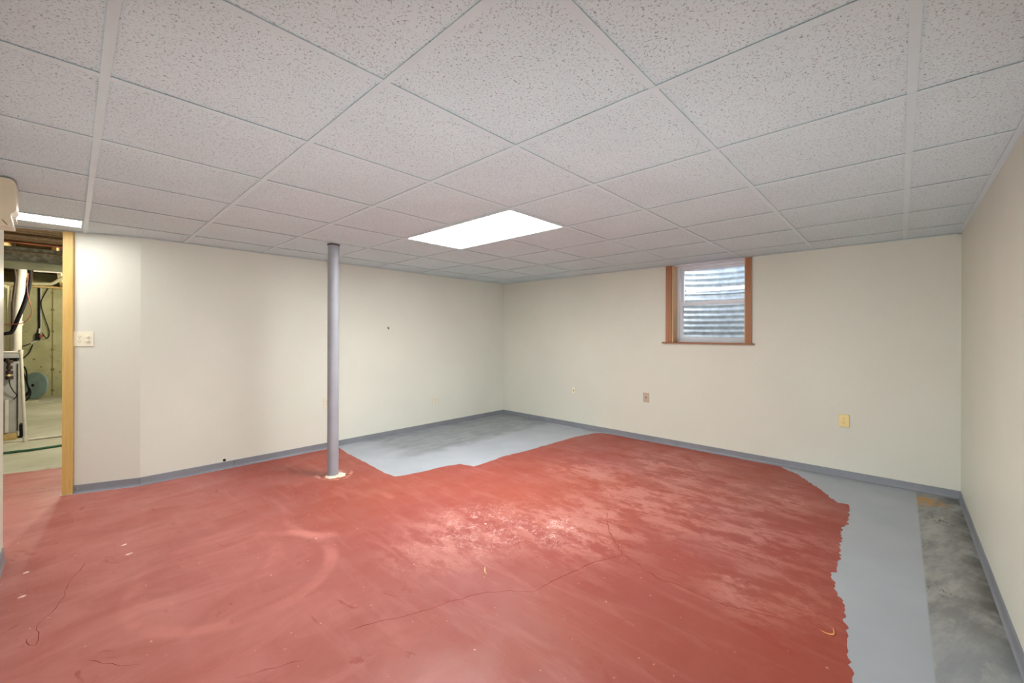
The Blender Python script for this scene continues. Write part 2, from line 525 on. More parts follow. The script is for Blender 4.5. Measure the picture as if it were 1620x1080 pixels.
def cyl(bm, c, axis, r, h, seg=16, r2=None):
    c = Vector(c)
    a = Vector(axis).normalized()
    tube(bm, [c, c + a * h], [r, r if r2 is None else r2], seg)

def tag(o, label, cat, group=None, kind=None):
    o['label'] = label
    o['category'] = cat
    if group:
        o['group'] = group
    if kind:
        o['kind'] = kind
    return o

def empty(name, loc, label, cat, group=None):
    o = bpy.data.objects.new(name, None)
    COL.objects.link(o)
    o.location = loc
    tag(o, label, cat, group)
    return o

def part(name, bm, mat, root, smooth=False, ang=40):
    """part built in world coordinates, parented to an Empty at the thing's base"""
    if root.type == 'EMPTY':
        bmesh.ops.translate(bm, verts=bm.verts, vec=-root.location)
    elif root.parent is not None and root.parent.type == 'EMPTY':
        bmesh.ops.translate(bm, verts=bm.verts, vec=-root.parent.location)
    return done(name, bm, mat, root, smooth, ang)

def struct(name, bm, mat, parent=None, smooth=False):
    o = done(name, bm, mat, parent, smooth)
    if parent is None:
        o['kind'] = 'structure'
    return o

def V2(s, o=0.0):
    """point on the angled stretch: s metres past its end, o metres into the room"""
    p = A0 + AU * s + AN * o
    return p

# ------------------------------------------------------------------ floor
bm = bmesh.new()
box(bm, -3.2, 5.0, -0.6, 12.5, -0.12, 0.0)
floor = struct('floor', bm, M['slab'])

def ragged(pts, amp, step, seed):
    rnd = random.Random(seed)
    out = []
    for i in range(len(pts) - 1):
        a, b = Vector(pts[i]), Vector(pts[i + 1])
        n = max(1, int((b - a).length / step))
        d = (b - a).normalized() if (b - a).length > 1e-6 else Vector((1, 0))
        nn = Vector((-d.y, d.x))
        for k in range(n):
            q = a + (b - a) * (k / n)
            out.append(q + nn * rnd.uniform(-amp, amp) if k or amp else q)
    out.append(Vector(pts[-1]))
    return [(p.x, p.y) for p in out]

def coat(name, pts, z0, z1, mat, label=None):
    bm = bmesh.new()
    top = [bm.verts.new((p[0], p[1], z1)) for p in pts]
    low = [bm.verts.new((p[0], p[1], z0)) for p in pts]
    n = len(pts)
    for i in range(n):
        j = (i + 1) % n
        bm.faces.new([low[i], low[j], top[j], top[i]])
    f = bm.faces.new(top)
    f.normal_update()
    if f.normal.z < 0:
        f.normal_flip()
    bmesh.ops.triangulate(bm, faces=[f])
    o = done(name, bm, mat, floor)
    if label:
        o['label'] = label
    return o

kink = (KX, YL)
ae = (A0.x, A0.y)
grey_poly = [(XB, YR), (XB, YL), kink, ae, (-0.06, 4.82), (-0.06, 4.74), (0.0, 4.70), (0.36, 4.57), (1.8, 4.5), (1.9, 3.0), (2.5, 2.8), (4.5, 2.7), (4.5, 0.9), (3.9, 0.5), (2.6, 0.45), (1.8, 0.25), (XN, 0.2), (XN, YR)]
coat('grey_paint_coat', grey_poly, 0.0, 0.0007, M['grey'], 'grey paint along the walls, fresh in bands and worn at the edges')

right_edge = [(4.700, 0.835), (4.639, 0.794), (4.572, 0.697), (4.41, 0.593), (4.271, 0.5), (4.112, 0.413), (3.992, 0.343), (4.009, 0.278), (3.805, 0.266), (3.599, 0.253), (3.484, 0.276), (3.279, 0.265), (3.071, 0.248), (2.931, 0.251), (2.823, 0.249), (2.788, 0.269), (2.75, 0.259), (2.695, 0.246), (2.588, 0.221), (2.519, 0.189), (2.395, 0.179), (2.255, 0.157), (2.123, 0.148), (2.019, 0.126), (1.967, 0.12), (1.2, 0.10), (0.4, 0.08), (XN, 0.06)]
corner_edge = [(2.026, 4.467), (2.007, 4.245), (1.994, 4.035), (1.987, 3.862), (1.977, 3.703), (1.973, 3.599), (1.959, 3.471), (1.964, 3.38), (1.972, 3.275), (2.166, 3.219), (2.408, 3.199), (2.603, 3.144), (2.646, 2.979), (2.833, 2.982), (3.069, 3.011), (3.34, 2.975), (3.772, 2.955), (4.274, 2.941), (4.449, 2.899), (4.631, 2.854)]
e1 = V2(-0.005, 0.038)
e0 = V2(-0.398, 0.034)
left_edge = [(-0.12, 5.775), (-0.16, 5.80), (-0.235, 5.80), (-0.31, 5.83), (-0.41, 5.856), (-1.0, 5.95), (-1.55, 6.05)]
red_poly = []
red_poly += ragged(right_edge, 0.009, 0.019, 3)
red_poly += [(XN, 3.66), (-1.55, 3.66)]
red_poly += ragged(left_edge[::-1], 0.006, 0.04, 4)
red_poly += [(-0.03, 5.77), (0.05, 5.76), (0.05, 4.86), (-0.058, 4.835), (-0.072, 4.80), (-0.056, 4.765), (e1.x - 0.008, e1.y)]
red_poly += ragged([(e1.x, e1.y), (e0.x, e0.y), (1.2, YL - 0.036), (2.03, YL - 0.034)], 0.002, 0.06, 5)
red_poly += [(2.045, 4.575)]
red_poly += ragged(corner_edge, 0.007, 0.045, 6)
red_poly += [(4.680, 2.80), (4.702, 2.70)]
red_poly += ragged([(4.706, 2.6), (4.712, 1.9), (4.706, 1.1), (4.700, 0.84)], 0.003, 0.07, 8)
rp = []
for p in red_poly:
    if not rp or (Vector(p) - Vector(rp[-1])).length > 0.002:
        rp.append(p)
coat('red_paint_coat', rp, 0.0002, 0.0014, M['red'], 'worn red paint with ragged edges')

def crack(pts, w, seed, name='crack'):
    rnd = random.Random(seed)
    P = ragged(pts, 0.006, 0.03, seed)
    bm = bmesh.new()
    rows = []
    for i, p in enumerate(P):
        a, b = Vector(P[max(i - 1, 0)]), Vector(P[min(i + 1, len(P) - 1)])
        d = (b - a).normalized()
        n = Vector((-d.y, d.x))
        ww = w * rnd.uniform(0.4, 1.2) * (0.3 if i in (0, len(P) - 1) else 1)
        rows.append((bm.verts.new((p[0] + n.x * ww, p[1] + n.y * ww, 0.0018)), bm.verts.new((p[0] - n.x * ww, p[1] - n.y * ww, 0.0018))))
    for i in range(len(rows) - 1):
        bm.faces.new([rows[i][0], rows[i][1], rows[i + 1][1], rows[i + 1][0]])
    return done(name, bm, M['crack'], floor)
crack([(0.815, 1.718), (0.934, 1.678), (1.029, 1.625), (1.108, 1.592), (1.2, 1.572), (1.313, 1.521), (1.403, 1.483), (1.489, 1.414), (1.562, 1.323), (1.769, 1.29), (1.998, 1.241), (2.187, 1.168)], 0.0017, 11)
crack([(2.628, 1.529), (2.384, 1.373), (2.272, 1.256), (2.187, 1.168), (2.151, 1.053), (2.097, 0.921), (2.117, 0.798), (2.107, 0.616), (2.156, 0.469), (2.201, 0.331)], 0.0017, 12)
crack([(0.053, 3.287), (0.012, 3.14), (-0.017, 3.029), (-0.022, 2.927), (-0.064, 2.808), (-0.099, 2.727), (-0.096, 2.565), (-0.114, 2.583), (-0.127, 2.648)], 0.0012, 13)
crack([(0.047, 2.305), (0.079, 2.239), (0.129, 2.173), (0.179, 2.129)], 0.0011, 14)
crack([(0.41, 1.783), (0.467, 1.765), (0.542, 1.729), (0.62, 1.691)], 0.0011, 15)

# ------------------------------------------------------------------ walls
DECK = 2.42
# left wall, with a small dark hole low down
bm = bmesh.new()
prism(bm, [(KX, YL), (XB + 0.25, YL), (XB + 0.25, YL + 0.12), (KX + 0.06, YL + 0.12)], 0, DECK)
wall_left = struct('wall_left', bm, M['wall_left'])
bm = bmesh.new()
q = V2(0.0, -0.12)
prism(bm, [kink, (KX + 0.06, YL + 0.12), (q.x, q.y), ae], 0, DECK)
wall_angled = struct('wall_angled', bm, M['wall_angled'])
# back wall with its window opening
WY0, WY1, WZ0 = 1.152, 1.922, 1.178
bm = bmesh.new()
X2 = XB + 0.25
box(bm, XB, X2, YR - 0.12, WY0, 0, DECK)
box(bm, XB, X2, WY1, YL, 0, DECK)
box(bm, XB, X2, WY0, WY1, 0, WZ0)
box(bm, XB, X2, WY0, WY1, CEIL + 0.004, DECK)
wall_back = struct('wall_back', bm, M['wall_back'])
bm = bmesh.new()
box(bm, XN - 0.12, XB, YR - 0.12, YR, 0, DECK)
wall_right = struct('wall_right', bm, M['wall_right'])
bm = bmesh.new()
box(bm, XN - 0.12, XN, YR, 3.70, 0, DECK)
wall_near = struct('wall_near', bm, M['wall_right'])
# hall beside the doorway, out of sight but closing the space
bm = bmesh.new()
box(bm, -1.75, -1.65, 1.6, 6.4, 0, DECK)
wall_hall = struct('wall_hall', bm, M['wall_right'])
bm = bmesh.new()
box(bm, -1.65, XN - 0.12, 1.5, 1.6, 0, DECK)
struct('wall_hall_end', bm, M['wall_right'])

# small hole low on the left wall: dark mouth with a chipped rim
bm = bmesh.new()
cyl(bm, (0.984, YL + 0.002, 0.079), (0, -1, 0), 0.013, 0.003, 14)
o = done('cable_hole', bm, M['grime'], wall_left)
o['label'] = 'small dark hole just above the base'

# ------------------------------------------------------------------ cove base
def cove(h=0.064, t=0.005, toe=0.014):
    return [(0, 0), (toe, 0), (toe, 0.0025), (t + 0.0035, 0.006), (t + 0.001, 0.011), (t, 0.018), (t, h - 0.003), (t - 0.002, h), (0, h)]
def cove_run(name, p0, p1, side, **k):
    bm = bmesh.new()
    sweep_profile(bm, cove(**k), p0, p1, side)
    return struct(name, bm, M['base'])
cove_run('baseboard_left', (KX + 0.0, YL), (XB, YL), (0, -1))
cove_run('baseboard_angled', ae, kink, (AN.x, AN.y))
cove_run('baseboard_back', (XB, YR), (XB, YL), (-1, 0))
cove_run('baseboard_right', (XN, YR), (XB, YR), (0, 1))
b = cove_run('baseboard_near', (XN, YR), (XN, 3.66), (1, 0), t=0.008, h=0.07)
# seam in the vinyl base under the small hole, and a pale screw head near the door post
bm = bmesh.new()
box(bm, 1.060, 1.0625, YL - 0.0056, YL - 0.0046, 0.012, 0.062)
done('seam', bm, M['slot'], bpy.data.objects['baseboard_left'])
bm = bmesh.new()
p = V2(-0.022, 0.0045)
cyl(bm, (p.x, p.y, 0.036), (AN.x, AN.y, 0), 0.006, 0.002, 12)
done('screw', bm, M['metal_screw'], bpy.data.objects['baseboard_angled'], True)

# ------------------------------------------------------------------ ceiling: deck, tiles, tees, wall angle
bm = bmesh.new()
box(bm, -3.2, XB + 0.25, YR - 0.12, 12.5, DECK, DECK + 0.08)
ceiling = struct('ceiling', bm, M['subfloor'])

XL = -1.65
def clip(poly, a, b, c):
    """keep a*x + b*y <= c"""
    out = []
    for i in range(len(poly)):
        p, q = poly[i], poly[(i + 1) % len(poly)]
        dp, dq = a * p[0] + b * p[1] - c, a * q[0] + b * q[1] - c
        if dp <= 0:
            out.append(p)
        if (dp < 0 < dq) or (dq < 0 < dp):
            t = dp / (dp - dq)
            out.append((p[0] + (q[0] - p[0]) * t, p[1] + (q[1] - p[1]) * t))
    return out
nrm = -AN                      # pointing out of the room across the angled line
cA = nrm.x * A0.x + nrm.y * A0.y
def area(poly):
    return abs(sum(poly[i][0] * poly[(i + 1) % len(poly)][1] - poly[(i + 1) % len(poly)][0] * poly[i][1] for i in range(len(poly)))) / 2
def room_clip(x0, x1, y0, y1):
    """pieces of a rectangle inside the ceiling outline"""
    res = []
    x0, x1 = max(x0, XL), min(x1, XB)
    y0 = max(y0, YR)
    if x1 <= x0 or y1 <= y0:
        return res
    def sub(a0, a1, f):
        if a1 - a0 > 1e-5:
            q = f([(a0, y0), (a1, y0), (a1, y1), (a0, y1)])
            if len(q) > 2 and area(q) > 1e-5:
                res.append(q)
    sub(max(x0, KX), x1, lambda q: clip(q, 0, 1, YL))
    sub(x0, min(x1, KX), lambda q: clip(q, nrm.x, nrm.y, cA))
    # left of the near wall only the hall has a ceiling
    out = []
    for q in res:
        if max(p[0] for p in q) <= XN + 1e-4:
            q2 = clip(q, 0, -1, -1.6)
            if len(q2) > 2 and area(q2) > 1e-5:
                out.append(q2)
        else:
            out.append(q)
    return out

FZ = CEIL                       # underside of the tee flanges
HW = 0.012                      # half of the flange width
xs = [GX + TILE * b for b in range(-5, 6)]
ys = [GY + TILE * a for a in range(-3, 8)]
light_cells = {(6, 4), (6, 5)}  # index of x, y cell, filled in below
main_light = (GX + TILE * 1, GX + TILE * 2, GY + TILE * 1, GY + TILE * 3)
hall_light = (GX + TILE * -4, GX + TILE * -2, GY + TILE * 5, GY + TILE * 5 + 0.305)
def inside(c, r):
    return r[0] < c[0] < r[1] and r[2] < c[1] < r[3]
full_me = None
rnd = random.Random(5)
cols = [XL] + [x for x in xs if XL < x < XB] + [XB]
rows = [YR] + [y for y in ys if y < 6.0] + [6.1]
for i in range(len(cols) - 1):
    for j in range(len(rows) - 1):
        x0, x1, y0, y1 = cols[i], cols[i + 1], rows[j], rows[j + 1]
        c = ((x0 + x1) / 2, (y0 + y1) / 2)
        if inside(c, main_light):
            continue
        if hall_light[0] < c[0] < hall_light[1] and abs(y0 - hall_light[2]) < 0.01:
            y0 = hall_light[3]
        m = 0.006
        polys = room_clip(x0 + m, x1 - m, y0 + m, y1 - m)
        if not polys:
            continue
        dz = rnd.uniform(0.0, 0.0008)
        bm = bmesh.new()
        for q in polys:
            prism(bm, q, FZ + 0.0042 + dz, FZ + 0.019 + dz)
        done('ceiling_tile', bm, M['tile'], ceiling)

def tee(name, x0, x1, y0, y1, web):
    bm = bmesh.new()
    ok = False
    for q in room_clip(x0, x1, y0, y1):
        prism(bm, q, FZ - (0.0004 if web else 0.0), FZ + 0.0018)
        ok = True
    if not ok:
        bm.free()
        return
    done(name, bm, M['tee'], ceiling)
for x in xs:
    if XL < x < XB - 0.02:
        tee('main_tee', x - HW, x + HW, YR, 6.1, True)
allx = [XL] + [x for x in xs if XL < x < XB] + [XB]
for y in [v for v in ys if YR + 0.02 < v < 6.0]:
    for i in range(len(allx) - 1):
        if main_light[0] - 0.01 < allx[i] < main_light[1] - 0.01 and main_light[2] + 0.01 < y < main_light[3] - 0.01:
            continue
        tee('cross_tee', allx[i] + HW, allx[i + 1] - HW, y - HW, y + HW, False)
for i in range(len(allx) - 1):
    if hall_light[0] - 0.01 < allx[i] < hall_light[1] - 0.01:
        tee('cross_tee', allx[i] + HW, allx[i + 1] - HW, hall_light[3] - HW, hall_light[3] + HW, False)

# wall angle round the perimeter
def wall_angle(name, p0, p1, side):
    bm = bmesh.new()
    sweep_profile(bm, [(0, FZ - 0.0012), (0.024, FZ - 0.0012), (0.024, FZ + 0.0016), (0.002, FZ + 0.0016), (0.002, FZ + 0.022), (0, FZ + 0.022)], p0, p1, side)
    return struct(name, bm, M['tee'])
wall_angle('trim_1', (KX, YL), (XB, YL), (0, -1))
pe = V2(1.75)
wall_angle('trim_2', (pe.x, pe.y), kink, (AN.x, AN.y))
wall_angle('trim_3', (XB, YR), (XB, YL), (-1, 0))
wall_angle('trim_4', (XN, YR), (XB, YR), (0, 1))
wall_angle('trim_5', (XN, YR), (XN, 3.70), (1, 0))
# header closing the plenum over the doorway
bm = bmesh.new()
p0, p1, p2, p3 = V2(0.0, -0.004), V2(1.75, -0.004), V2(1.75, -0.05), V2(0.0, -0.05)
prism(bm, [(p.x, p.y) for p in (p0, p1, p2, p3)], FZ - 0.004, DECK)
struct('trim_6', bm, M['dark_lumber'])

# ------------------------------------------------------------------ ceiling lights
def troffer(r, mat, label):
    x0, x1, y0, y1 = r
    e = empty('ceiling_light', ((x0 + x1) / 2, (y0 + y1) / 2, FZ), label, 'ceiling light')
    bm = bmesh.new()
    a, w = 0.013, 0.011
    for bx in ((x0 + a, x0 + a + w, y0 + a, y1 - a), (x1 - a - w, x1 - a, y0 + a, y1 - a), (x0 + a + w, x1 - a - w, y0 + a, y0 + a + w), (x0 + a + w, x1 - a - w, y1 - a - w, y1 - a)):
        box(bm, bx[0], bx[1], bx[2], bx[3], FZ - 0.001, FZ + 0.012)
    part('frame', bm, M['tee'], e)
    bm = bmesh.new()
    box(bm, x0 + a + w, x1 - a - w, y0 + a + w, y1 - a - w, FZ + 0.002, FZ + 0.006)
    part('diffuser', bm, mat, e)
    bm = bmesh.new()
    box(bm, x0 + 0.02, x1 - 0.02, y0 + 0.02, y1 - 0.02, FZ + 0.014, FZ + 0.10)
    part('housing', bm, M['tee'], e)
troffer(main_light, M['diffuser'], 'large lit white ceiling panel in the middle of the room')
troffer(hall_light, M['diffuser_hall'], 'narrow lit ceiling panel at the left above the doorway')

# ------------------------------------------------------------------ steel post
PX, PY = 1.599, 3.695
post = empty('support_post', (PX, PY, 0.0), 'round grey painted steel post from floor to ceiling', 'post')
bm = bmesh.new()
cyl(bm, (PX, PY, 0.012), (0, 0, 1), 0.0475, CEIL - 0.016, 40)
part('pole', bm, M['post'], post, True, 40)
bm = bmesh.new()
cyl(bm, (PX, PY, CEIL - 0.010), (0, 0, 1), 0.052, 0.009, 40)
part('top_shadow_ring', bm, M['slot'], post, True, 40)  # dark ring modelled in place of the hole-edge shadow at the ceiling
bm = bmesh.new()
rr = random.Random(21)
ring = []
for k in range(30):
    a = 2 * math.pi * k / 30
    # an uneven, rather square patch, longest towards the right of the post
    q = 0.074 / max(abs(math.cos(a + 0.5)), abs(math.sin(a + 0.5))) ** 0.6
    r = q * rr.uniform(0.9, 1.12) + (0.02 if abs(((a - 5.6 + math.pi) % (2 * math.pi)) - math.pi) < 0.5 else 0)
    ring.append((PX + 0.012 + r * math.cos(a), PY - 0.002 + r * math.sin(a)))
lo = [bm.verts.new((p[0], p[1], 0.0015)) for p in ring]
mi = [bm.verts.new((PX + (p[0] - PX) * 0.93, PY + (p[1] - PY) * 0.93, 0.008 + rr.uniform(-.002, .002))) for p in ring]
inn = [bm.verts.new((PX + (p[0] - PX) * 0.60, PY + (p[1] - PY) * 0.60, 0.017)) for p in ring]
for i in range(30):
    j = (i + 1) % 30
    bm.faces.new([lo[i], lo[j], mi[j], mi[i]])
    bm.faces.new([mi[i], mi[j], inn[j], inn[i]])
bm.faces.new(inn)
part('plaster_collar', bm, M['plaster'], post)['label'] = 'broken white plaster round the foot'

# ------------------------------------------------------------------ window
win = bpy.data.objects.new('window_1', None)
COL.objects.link(win)
win.location = (4.88, 1.537, WZ0)
win['kind'] = 'structure'
FY0, FY1 = WY0 + 0.002, WY1 - 0.002
def frame_bm(x0, x1, y0, y1, z0, z1, wl, wr, wb, wt, bev=0.003):
    bm = bmesh.new()
    box(bm, x0, x1, y0, y0 + wr, z0, z1, bev)
    box(bm, x0, x1, y1 - wl, y1, z0, z1, bev)
    box(bm, x0, x1, y0 + wr, y1 - wl, z0, z0 + wb, bev)
    box(bm, x0, x1, y0 + wr, y1 - wl, z1 - wt, z1, bev)
    return bm
part('outer_frame', frame_bm(4.868, 4.985, FY0, FY1, WZ0 + 0.004, 2.0665, 0.040, 0.022, 0.030, 0.030), M['vinyl'], win)
up_s = part('upper_sash', frame_bm(4.925, 4.955, FY0 + 0.02, FY1 - 0.036, 1.615, 2.05, 0.030, 0.032, 0.036, 0.034), M['vinyl'], win)
bm = bmesh.new(); box(bm, 4.938, 4.942, FY0 + 0.046, FY1 - 0.062, 1.645, 2.02)
part('pane', bm, M['glass'], up_s)
lo_s = part('lower_sash', frame_bm(4.885, 4.918, FY0 + 0.018, FY1 - 0.034, 1.200, 1.655, 0.036, 0.034, 0.044, 0.042), M['vinyl'], win)
bm = bmesh.new(); box(bm, 4.899, 4.903, FY0 + 0.046, FY1 - 0.064, 1.238, 1.62)
part('pane', bm, M['glass'], lo_s)
bm = bmesh.new(); box(bm, 4.876, 4.90, 1.50, 1.56, 1.655, 1.665, 0.003); box(bm, 4.872, 4.884, 1.52, 1.54, 1.659, 1.672, 0.002)
part('sash_lock', bm, M['vinyl'], lo_s)

def trimbox(name, args, mat, bev=0.003):
    bm = bmesh.new(); box(bm, *args, bev)
    return struct(name, bm, mat)
CT = 0.019
trimbox('trim_7', (XB - CT, XB + 0.001, WY1 - 0.002, 1.985, 1.190, 2.066), M['oak'])      # left casing
trimbox('trim_8', (XB - CT, XB + 0.001, 1.098, WY0 + 0.004, 1.190, 2.066), M['oak'])      # right casing
trimbox('trim_9', (XB - 0.034, 4.87, 1.074, 2.026, 1.172, 1.190), M['oak_h'], 0.004)  # stool
bm = bmesh.new(); box(bm, XB, 4.868, WY1 - 0.016, WY1, 1.190, 2.066); struct('trim_10', bm, M['jamb'])
bm = bmesh.new(); box(bm, XB, 4.868, WY0, WY0 + 0.016, 1.190, 2.066); struct('trim_11', bm, M['jamb'])
bm = bmesh.new(); box(bm, XB - 0.004, 4.868, WY0 + 0.017, WY1 - 0.017, 2.0665, 2.0725); struct('trim_12', bm, M['vinyl'])

# corrugated window well outside
well = empty('window_well', (5.0, 1.54, 0.9), 'curved corrugated steel window well outside the basement window', 'window well')
bm = bmesh.new()
zz = []
z = 0.92
pitch = 0.068
while z < 2.62:
    zz.append(z); z += pitch / 8
prof = []
for z in zz:
    amp = 0.0075
    flat = 1.0
    if 1.735 < z < 1.79:
        flat = 0.0
    prof.append((z, amp * math.sin(2 * math.pi * (z - 0.92) / pitch) * flat + (0.012 * (z - 1.735) / 0.055 if 1.735 < z < 1.79 else 0)))
NA = 40
grid = []
for z, dr in prof:
    row = []
    for k in range(NA + 1):
        a = -math.pi / 2 + math.pi * k / NA
        r = 0.62 + dr
        row.append(bm.verts.new((4.992 + (r * 1.0) * math.cos(a), 1.54 + (r + 0.02) * math.sin(a), z)))
    grid.append(row)
for i in range(len(grid) - 1):
    for k in range(NA):
        bm.faces.new([grid[i][k], grid[i][k + 1], grid[i + 1][k + 1], grid[i + 1][k]])
part('corrugated_wall', bm, M['galv'], well, True, 80)
bm = bmesh.new()
prism(bm, [(4.992 + 0.66 * math.cos(a), 1.54 + 0.69 * math.sin(a)) for a in [(-math.pi / 2 + math.pi * k / 24) for k in range(25)]], 0.86, 0.93)
part('gravel_bed', bm, M['gravel'], well)

# ------------------------------------------------------------------ outlets, switches
def plate_frame(root_loc, ux, n):
    """local axes: ux along the wall, n out of the wall"""
    return Vector(root_loc), Vector(ux), Vector(n), Vector((0, 0, 1))

def duplex(root, o, ux, n, cx, mat, slotm, name='receptacle'):
    for s in (1, -1):
        bm = bmesh.new()
        c = o + ux * cx + Vector((0, 0, 0.0195 * s)) + n * 0.0055
        pts = []
        for k in range(20):
            a = 2 * math.pi * k / 20
            pts.append((max(-0.0165, min(0.0165, 0.0178 * math.cos(a))), max(-0.0135, min(0.0135, 0.0178 * math.sin(a)))))
        a_ = [bm.verts.new(c + ux * p[0] + Vector((0, 0, p[1]))) for p in pts]
        b_ = [bm.verts.new(c + ux * p[0] + Vector((0, 0, p[1])) + n * 0.002) for p in pts]
        bm.faces.new(b_)
        for i in range(20):
            bm.faces.new([a_[i], a_[(i + 1) % 20], b_[(i + 1) % 20], b_[i]])
        rc = part(name, bm, mat, root)
        bm = bmesh.new()
        for dx, h in ((-0.0065, 0.0052), (0.0065, 0.0042)):
            obox(bm, c + n * 0.0017, ux, Vector((0, 0, 1)), n, (dx - 0.0016, dx + 0.0016), (0.001 - h * 0.4, 0.001 + h), (0, 0.0008))
        cyl(bm, c + n * 0.0017 + Vector((0, 0, -0.0075)), n, 0.0026, 0.0008, 10)
        part('slot', bm, slotm, rc)
    bm = bmesh.new()
    cyl(bm, o + ux * cx + n * 0.0055, n, 0.0034, 0.0014, 10)
    part('screw', bm, M['metal_screw'], root)

def wall_plate(name, loc, ux, n, w, h, mat, label, cat, depth=0.006, group=None):
    root = empty(name, loc, label, cat, group)
    o, ux, n = Vector(loc), Vector(ux), Vector(n)
    bm = bmesh.new()
    obox(bm, o, ux, Vector((0, 0, 1)), n, (-w / 2, w / 2), (-h / 2, h / 2), (0, depth), 0.0022)
    part('cover_plate', bm, mat, root)
    return root, o, ux, n

LW, LN = (1, 0, 0), (0, -1, 0)
BW, BN = (0, -1, 0), (-1, 0, 0)
r, o, ux, n = wall_plate('wall_outlet', (1.936, YL, 0.504), LW, LN, 0.076, 0.118, M['pale_plastic'], 'cream wall outlet half hidden behind the grey post', 'outlet')
duplex(r, o, ux, n, 0, M['pale_plastic'], M['slot_soft'])
r, o, ux, n = wall_plate('wall_outlet', (3.398, YL, 0.362), LW, LN, 0.074, 0.116, M['pale_plastic'], 'cream wall outlet low between the post and the far corner', 'outlet')
duplex(r, o, ux, n, 0, M['pale_plastic'], M['slot_soft'])
r, o, ux, n = wall_plate('wall_outlet', (XB, 0.363, 0.511), BW, BN, 0.072, 0.110, M['yellow_plastic'], 'yellowed duplex outlet on the wall right of the window', 'outlet', 0.012)
for_dup = n * 0.006
duplex(r, o + for_dup, ux, n, 0, M['yellow_plastic'], M['slot_soft'])
# phone jack near the far corner
r, o, ux, n = wall_plate('phone_jack', (XB, 3.275, 0.504), BW, BN, 0.058, 0.086, M['ivory'], 'small ivory jack plate on the wall nearest the far corner', 'wall jack')
bm = bmesh.new(); obox(bm, o, ux, Vector((0, 0, 1)), n, (-0.007, 0.007), (-0.014, 0.004), (0.0055, 0.0068))
part('socket', bm, M['slot_soft'], r)
bm = bmesh.new(); cyl(bm, o + n * 0.0055 + Vector((0, 0, 0.018)), n, 0.004, 0.0015, 10); part('screw', bm, M['metal_screw'], r)
# cable plate below and left of the window
r, o, ux, n = wall_plate('cable_plate', (XB, 2.226, 0.517), BW, BN, 0.076, 0.116, M['tan_plastic'], 'tan cable plate with a dark centre below the window', 'wall plate')
bm = bmesh.new(); cyl(bm, o + n * 0.0055, n, 0.0075, 0.004, 12); cn = part('connector', bm, M['slot'], r)
for s in (1, -1):
    bm = bmesh.new(); cyl(bm, o + n * 0.0055 + Vector((0, 0, 0.032 * s)), n, 0.0035, 0.0015, 10); part('screw', bm, M['slot_soft'], r)
# two-gang plate by the doorway: outlet on the left, two toggles on the right
c = V2(-0.055)
r, o, ux, n = wall_plate('switch_plate', (c.x, c.y, 1.224), (-AU.x, -AU.y, 0), (AN.x, AN.y, 0), 0.118, 0.118, M['ivory'], 'ivory double plate with outlet and two switches beside the wooden door post', 'switch')
duplex(r, o, ux, n, -0.023, M['ivory'], M['slot_soft'])
for s in (1, -1):
    bm = bmesh.new()
    obox(bm, o + ux * 0.026 + Vector((0, 0, 0.017 * s)), ux, Vector((0, 0, 1)), n, (-0.017, 0.017), (-0.0085, 0.0085), (0.0055, 0.0075), 0.001)
    tg = part('switch_base', bm, M['ivory'], r)
    bm = bmesh.new()
    obox(bm, o + ux * 0.022 + Vector((0, 0, 0.017 * s)), (ux * 0.92 + n * 0.39).normalized(), Vector((0, 0, 1)), (n * 0.92 - ux * 0.39).normalized(), (0.0, 0.016), (-0.0045, 0.0045), (0.004, 0.016), 0.001)
    part('toggle', bm, M['ivory'], tg)

# hook left in the wall
hk = empty('wall_hook', (2.686, YL, 1.346), 'tiny dark metal hook on the bare wall right of the post', 'hook')
bm = bmesh.new(); cyl(bm, (2.686, YL, 1.346), (0, -1, 0), 0.010, 0.003, 14); part('hook_plate', bm, M['slot_soft'], hk)
bm = bmesh.new(); tube(bm, smooth_path([(2.686, YL, 1.350), (2.686, YL - 0.016, 1.348), (2.686, YL - 0.020, 1.336), (2.686, YL - 0.012, 1.330)]), 0.003, 8)
part('hook_wire', bm, M['slot'], hk, True)

# ------------------------------------------------------------------ door post (wood jamb with casing)
door = bpy.data.objects.new('door_1', None)
COL.objects.link(door)
door.location = (A0.x, A0.y, 0)
door['kind'] = 'structure'
def along(bm, s0, s1, o0, o1, z0, z1, bev=0.0):
    obox(bm, Vector((A0.x, A0.y, 0)), Vector((AU.x, AU.y, 0)), Vector((AN.x, AN.y, 0)), Vector((0, 0, 1)), (s0, s1), (o0, o1), (z0, z1), bev)
bm = bmesh.new(); along(bm, 0.002, 0.061, -0.012, 0.026, 0.0, CEIL - 0.002, 0.002)
part('casing', bm, M['honey'], door)
bm = bmesh.new(); along(bm, 0.002, 0.020, -0.135, -0.012, 0.0, CEIL - 0.002, 0.002)
part('jamb', bm, M['honey'], door)

